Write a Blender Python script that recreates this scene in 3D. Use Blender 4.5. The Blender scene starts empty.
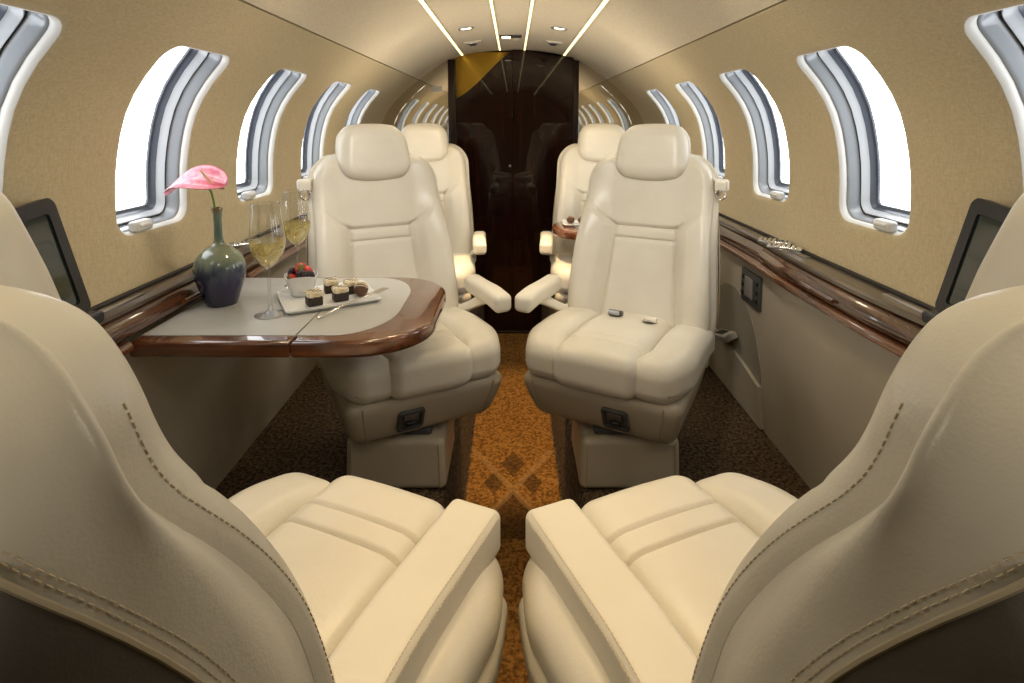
import bpy, math, random
import numpy as np
from mathutils import Vector, Matrix
random.seed(7)
R = math.radians
scene = bpy.context.scene
COL = scene.collection

# ------------------------------------------------------------------ helpers
def tag(o, label=None, cat=None, group=None, kind=None):
    if label: o['label'] = label
    if cat: o['category'] = cat
    if group: o['group'] = group
    if kind: o['kind'] = kind
    return o

def empty(name, loc=(0, 0, 0), rz=0.0, parent=None):
    o = bpy.data.objects.new(name, None)
    o.empty_display_size = 0.05
    COL.objects.link(o)
    o.location = loc
    o.rotation_euler = (0, 0, rz)
    o.parent = parent
    return o

def copy_tree(o, parent=None):
    c = o.copy()
    COL.objects.link(c)
    c.parent = parent
    for ch in list(o.children):
        copy_tree(ch, c)
    return c

class MB:
    """collects geometry; build() links it as one mesh object"""
    def __init__(self):
        self.v, self.f, self.m = [], [], []
    def add(self, vs, fs, mi=0, xf=None):
        b = len(self.v)
        if xf is not None:
            vs = [xf @ Vector(p) for p in vs]
        self.v.extend([tuple(p) for p in vs])
        for f in fs:
            self.f.append(tuple(b + i for i in f)); self.m.append(mi)
        return self
    def box(self, c, s, r=0.004, k=2, m=0, deform=None, mi=0, xf=None):
        vs, fs = rbox(s, r, k, m)
        vs = [(x + c[0], y + c[1], z + c[2]) for x, y, z in vs]
        if deform: vs = [deform(*p) for p in vs]
        return self.add(vs, fs, mi, xf)
    def tube(self, pts, r, n=10, mi=0, cap=True, closed=False):
        pts = [Vector(p) for p in pts]
        rad = r if isinstance(r, (list, tuple)) else [r] * len(pts)
        vs, fs = [], []
        N = len(pts)
        up = None
        for i, p in enumerate(pts):
            if closed: t = pts[(i + 1) % N] - pts[i - 1]
            else: t = pts[min(i + 1, N - 1)] - pts[max(i - 1, 0)]
            t.normalize()
            if up is None:
                up = Vector((0, 0, 1)) if abs(t.z) < .9 else Vector((1, 0, 0))
            a = t.cross(up).normalized(); b = a.cross(t).normalized(); up = b
            for j in range(n):
                q = 2 * math.pi * j / n
                vs.append(p + (a * math.cos(q) + b * math.sin(q)) * rad[i])
        for i in range(N if closed else N - 1):
            i2 = (i + 1) % N
            for j in range(n):
                fs.append((i * n + j, i * n + (j + 1) % n, i2 * n + (j + 1) % n, i2 * n + j))
        if cap and not closed:
            fs.append(tuple(range(n - 1, -1, -1)))
            fs.append(tuple((N - 1) * n + j for j in range(n)))
        return self.add(vs, fs, mi)
    def lathe(self, prof, n=40, c=(0, 0, 0), mi=0, sx=1, sy=1, wob=None):
        vs, fs = [], []
        idx = []
        for (r, z) in prof:
            if r < 1e-6:
                idx.append([len(vs)] * n); vs.append((c[0], c[1], c[2] + z))
            else:
                row = []
                for j in range(n):
                    a = 2 * math.pi * j / n
                    rr = r * (wob(a, z) if wob else 1)
                    row.append(len(vs)); vs.append((c[0] + rr * math.cos(a) * sx, c[1] + rr * math.sin(a) * sy, c[2] + z))
                idx.append(row)
        for i in range(len(prof) - 1):
            for j in range(n):
                q = [idx[i][j], idx[i][(j + 1) % n], idx[i + 1][(j + 1) % n], idx[i + 1][j]]
                u = []
                for k in q:
                    if k not in u: u.append(k)
                if len(u) > 2: fs.append(tuple(u))
        return self.add(vs, fs, mi)
    def loft(self, rings, closed=True, cap=True, mi=0):
        n = len(rings[0]); vs = [p for r in rings for p in r]; fs = []
        for i in range(len(rings) - 1):
            for j in range(n if closed else n - 1):
                j2 = (j + 1) % n
                fs.append((i * n + j, i * n + j2, (i + 1) * n + j2, (i + 1) * n + j))
        if cap and closed:
            fs.append(tuple(range(n - 1, -1, -1)))
            fs.append(tuple((len(rings) - 1) * n + j for j in range(n)))
        return self.add(vs, fs, mi)
    def prism(self, poly, z0, z1, mi=0, bev=0.0):
        """poly: list of (x,y), extruded along z, optional bevelled rims"""
        n = len(poly)
        def inset(d):
            out = []
            for i in range(n):
                p0, p1, p2 = Vector(poly[i - 1]), Vector(poly[i]), Vector(poly[(i + 1) % n])
                a = (p1 - p0); b = (p2 - p1)
                if a.length < 1e-9: a = b
                if b.length < 1e-9: b = a
                na = Vector((-a.y, a.x)).normalized(); nb = Vector((-b.y, b.x)).normalized()
                nn = (na + nb)
                if nn.length < 1e-6: nn = na
                nn.normalize()
                out.append(p1 + nn * d / max(.5, nn.dot(na)))
            return out
        area = sum(poly[i - 1][0] * poly[i][1] - poly[i][0] * poly[i - 1][1] for i in range(n))
        sgn = 1 if area > 0 else -1
        rings = []
        if bev > 0:
            K = 4
            seq = []
            for k in range(K + 1):
                a = math.pi / 2 * k / K
                seq.append((bev * (1 - math.sin(a)), z0 + bev * (1 - math.cos(a))))
            seq2 = [(d, z1 - (z - z0)) for d, z in reversed(seq)]
            for d, z in seq + seq2:
                rings.append([(p.x, p.y, z) for p in inset(d * sgn)])
        else:
            rings = [[(x, y, z0) for x, y in poly], [(x, y, z1) for x, y in poly]]
        return self.loft(rings, mi=mi)
    def build(self, name, mats, parent=None, loc=(0, 0, 0), rot=(0, 0, 0), sharp=38, mirror=False):
        vs = self.v; fs = self.f
        if mirror:
            vs = [(-x, y, z) for x, y, z in vs]; fs = [tuple(reversed(f)) for f in fs]
        me = bpy.data.meshes.new(name)
        me.from_pydata(vs, [], fs)
        if not isinstance(mats, (list, tuple)): mats = [mats]
        for m in mats: me.materials.append(m)
        me.polygons.foreach_set('material_index', self.m)
        me.polygons.foreach_set('use_smooth', [True] * len(me.polygons))
        me.update()
        import bmesh
        bm = bmesh.new(); bm.from_mesh(me)
        bmesh.ops.recalc_face_normals(bm, faces=bm.faces)
        bm.to_mesh(me); bm.free()
        if sharp: me.set_sharp_from_angle(angle=R(sharp))
        o = bpy.data.objects.new(name, me)
        COL.objects.link(o)
        o.location = loc; o.rotation_euler = rot
        o.parent = parent
        return o

_rb = {}
def rbox(s, r, k=2, m=0):
    """rounded box, weld-free closed mesh centred on the origin"""
    key = (tuple(round(a, 5) for a in s), round(r, 5), k, m if not isinstance(m, (list, tuple)) else tuple(m))
    if key in _rb: return _rb[key]
    ms = m if isinstance(m, (list, tuple)) else (m, m, m)
    h = [a / 2 for a in s]
    r = min(r, min(h) * .999)
    def samples(hh, mm):
        a = [-hh + r * (1 - math.tan(math.pi / 4 * (1 - i / k))) for i in range(k)]
        inn = [-(hh - r) + 2 * (hh - r) * i / (mm + 1) for i in range(mm + 2)]
        return a + inn + [-x for x in reversed(a)]
    S = [samples(h[i], ms[i]) for i in range(3)]
    vs, fs, ind = [], [], {}
    def vid(p):
        q = tuple(round(c, 6) for c in p)
        if q not in ind:
            ind[q] = len(vs)
            cl = [max(-(h[i] - r), min(h[i] - r, p[i])) for i in range(3)]
            d = Vector([p[i] - cl[i] for i in range(3)])
            if d.length > 1e-9: d = d.normalized() * r
            vs.append((cl[0] + d.x, cl[1] + d.y, cl[2] + d.z))
        return ind[q]
    for ax in range(3):
        a, b = (ax + 1) % 3, (ax + 2) % 3
        for sg in (-1, 1):
            for i in range(len(S[a]) - 1):
                for j in range(len(S[b]) - 1):
                    q = []
                    for (ii, jj) in ((i, j), (i + 1, j), (i + 1, j + 1), (i, j + 1)):
                        p = [0, 0, 0]; p[ax] = sg * h[ax]; p[a] = S[a][ii]; p[b] = S[b][jj]
                        q.append(vid(p))
                    if sg < 0: q.reverse()
                    fs.append(tuple(q))
    _rb[key] = (vs, fs)
    return vs, fs

def smooth(a, b, x):
    t = max(0., min(1., (x - a) / (b - a))); return t * t * (3 - 2 * t)

class Spl:
    def __init__(self, xs, ys):
        self.x = np.array(xs, float); self.y = np.array(ys, float)
        d = np.diff(self.y) / np.diff(self.x)
        m = np.zeros(len(xs)); m[0] = d[0]; m[-1] = d[-1]
        for i in range(1, len(xs) - 1):
            m[i] = (d[i - 1] + d[i]) / 2
        self.m = m
    def __call__(self, t):
        x, y, m = self.x, self.y, self.m
        t = min(max(t, x[0]), x[-1])
        i = int(min(max(np.searchsorted(x, t) - 1, 0), len(x) - 2))
        h = x[i + 1] - x[i]; u = (t - x[i]) / h
        return float((2*u**3-3*u*u+1)*y[i] + (u**3-2*u*u+u)*h*m[i] + (-2*u**3+3*u*u)*y[i+1] + (u**3-u*u)*h*m[i+1])

def roundrect(hw, hh, r, k=6, m=4, cx=0, cy=0):
    """counter-clockwise loop starting bottom right corner"""
    pts = []
    cs = [(hw - r, -(hh - r), -90), (hw - r, hh - r, 0), (-(hw - r), hh - r, 90), (-(hw - r), -(hh - r), 180)]
    for i, (x, y, a0) in enumerate(cs):
        for j in range(k + 1):
            a = R(a0 + 90 * j / k)
            pts.append((cx + x + r * math.cos(a), cy + y + r * math.sin(a)))
        nx, ny, na = cs[(i + 1) % 4]
        e = (cx + nx + r * math.cos(R(na)), cy + ny + r * math.sin(R(na)))
        s = pts[-1]
        for j in range(1, m + 1):
            t = j / (m + 1)
            pts.append((s[0] + (e[0] - s[0]) * t, s[1] + (e[1] - s[1]) * t))
    return pts

# ------------------------------------------------------------------ materials
def mat(name, col, rough=.5, metal=0, coat=0, spec=.5, **kw):
    m = bpy.data.materials.new(name); m.use_nodes = True
    nt = m.node_tree; b = nt.nodes['Principled BSDF']
    b.inputs['Base Color'].default_value = (*col, 1)
    b.inputs['Roughness'].default_value = rough
    b.inputs['Metallic'].default_value = metal
    b.inputs['Coat Weight'].default_value = coat
    b.inputs['Coat Roughness'].default_value = kw.get('coat_rough', .03)
    b.inputs['Specular IOR Level'].default_value = spec
    if 'trans' in kw: b.inputs['Transmission Weight'].default_value = kw['trans']
    if 'ior' in kw: b.inputs['IOR'].default_value = kw['ior']
    if 'emit' in kw:
        b.inputs['Emission Color'].default_value = (*kw['emit'], 1)
        b.inputs['Emission Strength'].default_value = kw['estr']
    if 'sheen' in kw: b.inputs['Sheen Weight'].default_value = kw['sheen']
    return m

def N(m, typ, **kw):
    n = m.node_tree.nodes.new(typ)
    for k, v in kw.items():
        if k.startswith('i_'):
            n.inputs[k[2:].replace('_', ' ')].default_value = v
        else: setattr(n, k, v)
    return n
def L(m, a, ao, b, bi): m.node_tree.links.new(a.outputs[ao], b.inputs[bi])
def bsdf(m): return m.node_tree.nodes['Principled BSDF']

def noise_col(m, c1, c2, scale, detail=3, vec='Object', stretch=(1, 1, 1), lo=.35, hi=.65, rough=.5):
    tc = N(m, 'ShaderNodeTexCoord'); mp = N(m, 'ShaderNodeMapping')
    mp.inputs['Scale'].default_value = stretch
    L(m, tc, vec, mp, 'Vector')
    nz = N(m, 'ShaderNodeTexNoise'); nz.inputs['Scale'].default_value = scale; nz.inputs['Detail'].default_value = detail
    nz.inputs['Roughness'].default_value = rough
    L(m, mp, 'Vector', nz, 'Vector')
    cr = N(m, 'ShaderNodeValToRGB')
    cr.color_ramp.elements[0].position = lo; cr.color_ramp.elements[0].color = (*c1, 1)
    cr.color_ramp.elements[1].position = hi; cr.color_ramp.elements[1].color = (*c2, 1)
    L(m, nz, 'Fac', cr, 'Fac'); L(m, cr, 'Color', bsdf(m), 'Base Color')
    return mp, nz, cr
def bump(m, src, out, strength, dist=.002):
    b = N(m, 'ShaderNodeBump'); b.inputs['Strength'].default_value = strength; b.inputs['Distance'].default_value = dist
    L(m, src, out, b, 'Height'); L(m, b, 'Normal', bsdf(m), 'Normal'); return b

def leather(name, c1, c2, rough=.33):
    m = mat(name, c1, rough, spec=.5)
    mp, nz, cr = noise_col(m, c1, c2, 5, 4)
    n2 = N(m, 'ShaderNodeTexNoise'); n2.inputs['Scale'].default_value = 16; n2.inputs['Detail'].default_value = 5
    n3 = N(m, 'ShaderNodeTexVoronoi'); n3.inputs['Scale'].default_value = 420
    L(m, mp, 'Vector', n2, 'Vector'); L(m, mp, 'Vector', n3, 'Vector')
    ad = N(m, 'ShaderNodeMath', operation='MULTIPLY_ADD'); ad.inputs[1].default_value = .06
    L(m, n3, 'Distance', ad, 0); L(m, n2, 'Fac', ad, 2)
    bump(m, ad, 'Value', .35, .006)
    return m

M = {}
M['leather'] = leather('cream leather', (.65, .60, .495), (.71, .66, .555))
M['leather_arm'] = leather('cream armrest leather', (.68, .625, .515), (.73, .675, .56), .42)
M['shell'] = leather('shadow-dark taupe leather', (.10, .088, .075), (.125, .11, .092), .45)  # taupe with the shadow of the seat backs put into the colour
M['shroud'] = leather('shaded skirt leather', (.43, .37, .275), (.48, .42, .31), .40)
M['stitch'] = mat('stitch thread', (.60, .50, .35), .7)
M['piping'] = mat('leather piping', (.42, .35, .24), .5)
M['plastic'] = mat('white plastic', (.80, .80, .78), .25)
M['warmplastic'] = mat('ivory plastic', (.78, .72, .60), .32)
M['black'] = mat('black plastic', (.012, .012, .013), .35)
M['darkgrey'] = mat('dark grey plastic', (.07, .07, .07), .4)
M['chrome'] = mat('chrome', (.8, .8, .8), .12, 1)
M['steel'] = mat('satin steel', (.55, .54, .52), .28, 1)
M['screen'] = mat('dark screen glass', (.018, .03, .03), .12, coat=.4)
M['strap'] = mat('woven belt webbing', (.70, .66, .56), .8)
M['seal'] = mat('blue grey window seal', (.075, .085, .11), .3)
M['frame_outer'] = mat('shade-grey window reveal', (.30, .32, .345), .16, coat=.4)  # grey carries the shading of the white plastic reveal
M['frame'] = mat('window frame plastic', (.50, .52, .55), .22)

# wall fabric: fine linen weave
def fabric(name, c1, c2, sc=1.0):
    m = mat(name, c1, .85, spec=.25)
    mp, nz, cr = noise_col(m, c1, c2, 210 * sc, 3, stretch=(1, .35, 1.6), lo=.3, hi=.7)
    n2 = N(m, 'ShaderNodeTexNoise'); n2.inputs['Scale'].default_value = 210 * sc; n2.inputs['Detail'].default_value = 2
    mp2 = N(m, 'ShaderNodeMapping'); mp2.inputs['Scale'].default_value = (1, 1.6, .25)
    tc = [n for n in m.node_tree.nodes if n.type == 'TEX_COORD'][0]
    L(m, tc, 'Object', mp2, 'Vector'); L(m, mp2, 'Vector', n2, 'Vector')
    mx = N(m, 'ShaderNodeMix', data_type='RGBA', blend_type='MULTIPLY'); mx.inputs[0].default_value = .55
    cr2 = N(m, 'ShaderNodeValToRGB'); cr2.color_ramp.elements[0].position = .33; cr2.color_ramp.elements[0].color = (.80, .78, .74, 1)
    cr2.color_ramp.elements[1].position = .62
    L(m, n2, 'Fac', cr2, 'Fac'); L(m, cr, 'Color', mx, 6); L(m, cr2, 'Color', mx, 7)
    L(m, mx, 2, bsdf(m), 'Base Color')
    ad = N(m, 'ShaderNodeMath', operation='ADD'); L(m, nz, 'Fac', ad, 0); L(m, n2, 'Fac', ad, 1)
    bump(m, ad, 'Value', .15, .001)
    return m
M['wall'] = fabric('linen wall fabric', (.61, .51, .325), (.69, .585, .39))
M['lip'] = mat('glow-white window lip', (.74, .73, .70), .55)  # daylight glow on the fabric lip, painted as white
M['ceil'] = fabric('pale headliner fabric', (.80, .70, .53), (.86, .765, .595), .8)
M['sidewall'] = leather('grey beige sidewall leather', (.44, .385, .29), (.48, .42, .32), .5)
M['dark_gap'] = mat('dark joint', (.03, .025, .02), .6)

def wood(name, c1, c2, c3, scale=6, stretch=(6, .5, 6), rough=.22):
    m = mat(name, c1, rough, coat=1.0, coat_rough=.02)
    mp, nz, cr = noise_col(m, c1, c3, scale, 6, stretch=stretch, lo=.3, hi=.72, rough=.62)
    e = cr.color_ramp.elements.new(.5); e.color = (*c2, 1)
    return m
M['wood'] = wood('walnut veneer', (.035, .014, .007), (.085, .033, .014), (.16, .066, .028), 7)
M['wood_trim'] = wood('red walnut edge', (.07, .022, .009), (.16, .055, .02), (.26, .10, .04), 8)
M['wood_top'] = wood('grey walnut ledge top', (.05, .034, .024), (.085, .06, .043), (.13, .09, .065), 8, rough=.3)
M['wood_table'] = wood('red walnut table veneer', (.055, .016, .007), (.12, .038, .014), (.21, .075, .028), 9, stretch=(.7, 6, 6))
M['door'] = wood('dark mahogany door', (.006, .002, .001), (.016, .004, .002), (.036, .009, .004), 5, stretch=(7, 7, .5), rough=.2)
bsdf(M['door']).inputs['Coat Weight'].default_value = .6; bsdf(M['door']).inputs['Specular IOR Level'].default_value = .2
M['gold'] = mat('gold-lit door gap', (.50, .30, .03), .3, .5)
M['inlay'] = leather('table leather inlay', (.45, .44, .41), (.49, .48, .45), .36)  # bright neutral tone has the window reflection put into it
M['mirror'] = mat('bronze tinted mirror', (.74, .68, .57), .02, 1)

def carpet():
    m = mat('woven carpet', (.1, .06, .03), .95, spec=.1)
    tc = N(m, 'ShaderNodeTexCoord')
    v = N(m, 'ShaderNodeTexVoronoi'); v.inputs['Scale'].default_value = 150; v.inputs['Randomness'].default_value = .45
    L(m, tc, 'Object', v, 'Vector')
    nz = N(m, 'ShaderNodeTexNoise'); nz.inputs['Scale'].default_value = 90; nz.inputs['Detail'].default_value = 2
    L(m, tc, 'Object', nz, 'Vector')
    cr = N(m, 'ShaderNodeValToRGB')
    cr.color_ramp.elements[0].position = .36; cr.color_ramp.elements[0].color = (.13, .055, .012, 1)
    cr.color_ramp.elements[1].position = .62; cr.color_ramp.elements[1].color = (.36, .17, .040, 1)
    L(m, nz, 'Fac', cr, 'Fac')
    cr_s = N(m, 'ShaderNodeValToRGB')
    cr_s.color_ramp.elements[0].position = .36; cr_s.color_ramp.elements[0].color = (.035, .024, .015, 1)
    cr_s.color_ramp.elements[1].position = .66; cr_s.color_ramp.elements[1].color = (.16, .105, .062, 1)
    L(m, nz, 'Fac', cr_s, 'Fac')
    # motif: diamonds with crossing ribbons, repeated down the aisle
    sp = N(m, 'ShaderNodeSeparateXYZ'); L(m, tc, 'Object', sp, 'Vector')
    def math_(op, a, b=None, c=None):
        n = N(m, 'ShaderNodeMath', operation=op)
        for i, q in enumerate((a, b, c)):
            if q is None: continue
            if isinstance(q, (int, float)): n.inputs[i].default_value = q
            else: m.node_tree.links.new(q, n.inputs[i])
        return n.outputs[0]
    X, Y = sp.outputs[0], sp.outputs[1]
    per = 2.6
    yy = math_('SUBTRACT', Y, 2.06 - per / 2)
    yy = math_('SUBTRACT', math_('FLOORED_MODULO', yy, per), per / 2)     # 0 at the crossing
    ax = math_('ABSOLUTE', X); ay = math_('ABSOLUTE', yy)
    # ribbons |x| ~ .72|y| curve
    rib = math_('ABSOLUTE', math_('SUBTRACT', ax, math_('MULTIPLY', ay, .62)))
    ribm = math_('LESS_THAN', rib, .016)
    far = math_('LESS_THAN', ay, .27); ribm = math_('MULTIPLY', ribm, far)
    dia = math_('ADD', ax, math_('MULTIPLY', math_('ABSOLUTE', math_('SUBTRACT', yy, .17)), .55))
    d1 = math_('LESS_THAN', dia, .05)
    dia2 = math_('ADD', math_('ABSOLUTE', math_('SUBTRACT', ax, .075)), math_('MULTIPLY', math_('ABSOLUTE', math_('SUBTRACT', yy, .045)), .55))
    d2 = math_('LESS_THAN', dia2, .04)
    low = math_('MULTIPLY', math_('LESS_THAN', ax, math_('MULTIPLY', math_('MULTIPLY', yy, -1), .6)), math_('GREATER_THAN', yy, -.26))
    dk = math_('MAXIMUM', math_('MAXIMUM', d1, d2), low)
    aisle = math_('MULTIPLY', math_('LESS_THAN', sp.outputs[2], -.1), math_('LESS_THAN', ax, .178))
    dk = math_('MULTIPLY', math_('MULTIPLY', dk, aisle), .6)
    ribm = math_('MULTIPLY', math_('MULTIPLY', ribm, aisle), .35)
    mxa = N(m, 'ShaderNodeMix', data_type='RGBA'); m.node_tree.links.new(aisle, mxa.inputs[0]); L(m, cr_s, 'Color', mxa, 6); L(m, cr, 'Color', mxa, 7)  # lit aisle painted warmer and brighter, sides and risers darker
    mx = N(m, 'ShaderNodeMix', data_type='RGBA'); m.node_tree.links.new(dk, mx.inputs[0])
    L(m, mxa, 2, mx, 6); mx.inputs[7].default_value = (.03, .018, .010, 1)
    mx2 = N(m, 'ShaderNodeMix', data_type='RGBA'); m.node_tree.links.new(ribm, mx2.inputs[0])
    L(m, mx, 2, mx2, 6); mx2.inputs[7].default_value = (.42, .25, .10, 1)
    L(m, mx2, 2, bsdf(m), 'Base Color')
    bump(m, v, 'Distance', .8, .004)
    return m
M['carpet'] = carpet()

def glass(name, col=(1, 1, 1), ior=1.45):
    m = mat(name, col, 0.0, trans=1.0, ior=ior); return m
def thin_glass(name, tint, gl, power=1.0):
    m = bpy.data.materials.new(name); m.use_nodes = True; nt = m.node_tree; nt.nodes.clear()
    o = nt.nodes.new('ShaderNodeOutputMaterial'); t = nt.nodes.new('ShaderNodeBsdfTransparent'); g = nt.nodes.new('ShaderNodeBsdfGlossy')
    t.inputs['Color'].default_value = (*tint, 1); g.inputs['Roughness'].default_value = .02
    lw = nt.nodes.new('ShaderNodeLayerWeight'); lw.inputs['Blend'].default_value = .5
    pw = nt.nodes.new('ShaderNodeMath'); pw.operation = 'POWER'; pw.inputs[1].default_value = 2.6
    ma = nt.nodes.new('ShaderNodeMath'); ma.operation = 'MULTIPLY_ADD'; ma.inputs[1].default_value = gl; ma.inputs[2].default_value = .11
    nt.links.new(lw.outputs['Facing'], pw.inputs[0]); nt.links.new(pw.outputs[0], ma.inputs[0])
    mx = nt.nodes.new('ShaderNodeMixShader'); nt.links.new(ma.outputs[0], mx.inputs[0])
    nt.links.new(t.outputs[0], mx.inputs[1]); nt.links.new(g.outputs[0], mx.inputs[2]); nt.links.new(mx.outputs[0], o.inputs[0])
    return m
M['glass'] = thin_glass('clear glass', (.97, .975, .975), .95)
M['wine'] = thin_glass('white wine', (.95, .90, .62), .3)
_nt = M['wine'].node_tree
_o = [n for n in _nt.nodes if n.type == 'OUTPUT_MATERIAL'][0]; _src = _o.inputs[0].links[0].from_socket
_d = _nt.nodes.new('ShaderNodeBsdfTranslucent'); _d.inputs['Color'].default_value = (.98, .84, .42, 1)
_m = _nt.nodes.new('ShaderNodeMixShader'); _m.inputs[0].default_value = .24
_nt.links.new(_src, _m.inputs[1]); _nt.links.new(_d.outputs[0], _m.inputs[2]); _nt.links.new(_m.outputs[0], _o.inputs[0])
def pane_mat():
    m = bpy.data.materials.new('window pane'); m.use_nodes = True; nt = m.node_tree; nt.nodes.clear()
    o = nt.nodes.new('ShaderNodeOutputMaterial'); t = nt.nodes.new('ShaderNodeBsdfTransparent'); g = nt.nodes.new('ShaderNodeBsdfGlossy')
    g.inputs['Roughness'].default_value = .03
    mx = nt.nodes.new('ShaderNodeMixShader'); mx.inputs[0].default_value = .05
    nt.links.new(t.outputs[0], mx.inputs[1]); nt.links.new(g.outputs[0], mx.inputs[2]); nt.links.new(mx.outputs[0], o.inputs[0])
    return m
M['pane'] = pane_mat()
M['led'] = mat('warm led diffuser', (1, .9, .7), .5, emit=(1, .82, .40), estr=2.2)
M['lamp_glow'] = mat('downlight lens', (1, .9, .7), .5, emit=(1, .82, .52), estr=6.0)

# ------------------------------------------------------------------ cabin shell
CS = [(.872, .655), (.882, .75), (.884, .85), (.875, .96), (.843, 1.076), (.795, 1.152), (.736, 1.215), (.68, 1.27), (.617, 1.321), (.505, 1.398), (.40, 1.452), (.30, 1.485), (.15, 1.507), (0, 1.512)]
_ts = [0]
for i in range(1, len(CS)): _ts.append(_ts[-1] + math.dist(CS[i], CS[i - 1]))
_sx, _sz = Spl(_ts, [p[0] for p in CS]), Spl(_ts, [p[1] for p in CS])
def S_at_z(z): return min(np.linspace(0, _ts[8], 800), key=lambda s: abs(_sz(s) - z))
S_SEAM = _ts[8]
def P(y, s, d=0.0, side=1):
    """point on the cabin lining, d = distance outward"""
    x, z = _sx(s), _sz(s)
    e = 1e-3
    tx, tz = _sx(s + e) - _sx(s - e), _sz(s + e) - _sz(s - e)
    l = math.hypot(tx, tz); tx /= l; tz /= l
    return (side * (x + tz * d), y, z - tx * d)
Y0, Y1 = -1.6, 3.75
WY = [1.40 + .56 * k for k in range(-2, 4)]
WHW, WR = .132, .042
S0, S1 = S_at_z(.795), S_at_z(1.212)
WSC, WHH = (S0 + S1) / 2, (S1 - S0) / 2
KC, KM = 6, 7
def hole(off):     # outline offset inward by off
    return roundrect(WHW - off, WHH - off, max(WR - off * .7, .012), KC, KM)
def build_wall(side):
    mb = MB()
    lo = hole(0)
    n = len(lo)
    HB, ST, SB = .28, S_SEAM - WSC, -WSC
    outer = []
    for (a, b) in lo:
        fx = HB / abs(a) if abs(a) > 1e-6 else 1e9
        fy = (ST if b > 0 else SB) / b if abs(b) > 1e-6 else 1e9
        f = min(fx, fy); outer.append([a * f, b * f])
    for cx, cy in ((HB, ST), (-HB, ST), (HB, SB), (-HB, SB)):
        k = min(range(n), key=lambda i: math.dist(outer[i], (cx, cy))); outer[k] = [cx, cy]
    lip = [(-.024, 0), (-.014, .001), (-.007, .004), (-.002, .009), (0, .016), (.001, .026)]
    for yc in WY:
        rings = []
        ol = hole(-.024)
        for k in range(9):
            t = k / 8
            rings.append([P(yc + o[0] * (1 - t) + q[0] * t, WSC + o[1] * (1 - t) + q[1] * t, 0, side) for o, q in zip(outer, ol)])
        for off, d in lip[1:3]:
            rings.append([P(yc + a, WSC + b, d, side) for a, b in hole(off)])
        mb.loft(rings, cap=False)
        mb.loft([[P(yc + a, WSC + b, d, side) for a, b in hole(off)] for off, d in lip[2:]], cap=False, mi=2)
    ss = np.linspace(0, S_SEAM, 30)
    for ya, yb in ((Y0, WY[0] - .28), (WY[-1] + .28, Y1 + .03)):
        ys = np.linspace(ya, yb, 6)
        mb.loft([[P(y, s, 0, side) for s in ss] for y in ys], closed=False)
    # returns at the bottom and at the headliner seam
    for s in (0, S_SEAM):
        mb.loft([[P(y, s, 0, side) for y in (Y0, Y1)], [P(y, s, .014, side) for y in (Y0, Y1)]], closed=False)
    # the lower side wall down to the floor
    low = [(.888, .656), (.887, .58), (.845, .575), (.835, .57), (.832, .52), (.832, .30), (.842, .10), (.856, 0.0), (.858, -.02)]
    mb.loft([[(side * x, y, z) for x, z in low] for y in (Y0, Y1 + .03)], closed=False, mi=1)
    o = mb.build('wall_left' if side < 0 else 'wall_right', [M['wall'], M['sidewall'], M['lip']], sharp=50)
    tag(o, kind='structure')
for s in (-1, 1): build_wall(s)

def build_window(k, side):
    yc = WY[k]; num = (k + 1) if side < 0 else (len(WY) + k + 1)
    root = empty('window_%d' % num, (side * .9, yc, .8)); tag(root, kind='structure')
    inv = Vector(root.location)
    def ring(off, d): return [tuple(Vector(P(yc + a, WSC + b, d, side)) - inv) for a, b in hole(off)]
    mb = MB()
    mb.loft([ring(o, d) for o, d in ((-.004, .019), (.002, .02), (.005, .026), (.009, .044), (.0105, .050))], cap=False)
    mb.loft([ring(o, d) for o, d in ((.0105, .050), (.0112, .056), (.014, .056), (.0145, .050))], cap=False, mi=2)
    mb.loft([ring(o, d) for o, d in ((.0145, .050), (.017, .049), (.021, .058), (.023, .064), (.026, .067))], cap=False, mi=1)
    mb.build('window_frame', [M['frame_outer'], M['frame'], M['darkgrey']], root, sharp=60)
    mb = MB()
    mb.loft([ring(o, d) for o, d in ((.026, .067), (.028, .070), (.030, .078), (.032, .080), (.038, .081), (.0385, .086))], cap=False)
    mb.build('window_seal', M['seal'], root, sharp=60)
    mb = MB()
    r0 = ring(.035, .083); c = ring(.06, .083); 
    mb.loft([r0, c], cap=False)
    # fill the middle with shrinking loops
    loops = [c]
    for t in (.6, .3, .05):
        loops.append([tuple(Vector(P(yc + a * t, WSC + b * t, .083, side)) - inv) for a, b in hole(.06)])
    mb.loft(loops, cap=False)
    n = len(loops[-1]); mb.add(loops[-1], [tuple(range(n))])
    mb.build('pane', M['pane'], root)
    # white shade latch on the lower lip
    mb = MB()
    c = Vector(P(yc - .055, WSC - WHH + .010, .006, side)) - inv
    mb.box((c.x, c.y, c.z), (.026, .062, .026), .008, 3)
    mb.box((c.x - side * .010, c.y, c.z + .002), (.012, .045, .010), .004, 2)
    mb.build('shade_latch', M['plastic'], root)
for k in range(len(WY)):
    for s in (-1, 1): build_window(k, s)

# headliner
mb = MB()
ss = np.linspace(S_SEAM + .006, _ts[-1], 26)
prof = [P(0, S_SEAM + .006, .02, -1)] + [P(0, s, 0, -1) for s in ss] + [P(0, s, 0, 1) for s in reversed(ss[:-1])] + [P(0, S_SEAM + .006, .02, 1)]
mb.loft([[(p[0], y, p[2]) for p in prof] for y in np.linspace(Y0, Y1 + .03, 12)], closed=False)
o = mb.build('ceiling', M['ceil'], sharp=50); tag(o, kind='structure')
# dark strip behind each seam
for side, nm in ((-1, 'trim_1'), (1, 'trim_2')):
    mb = MB()
    mb.loft([[P(y, s, .012, side) for s in (S_SEAM - .02, S_SEAM + .02)] for y in (Y0, Y1)], closed=False)
    o = mb.build(nm, M['dark_gap']); tag(o, kind='structure')

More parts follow.
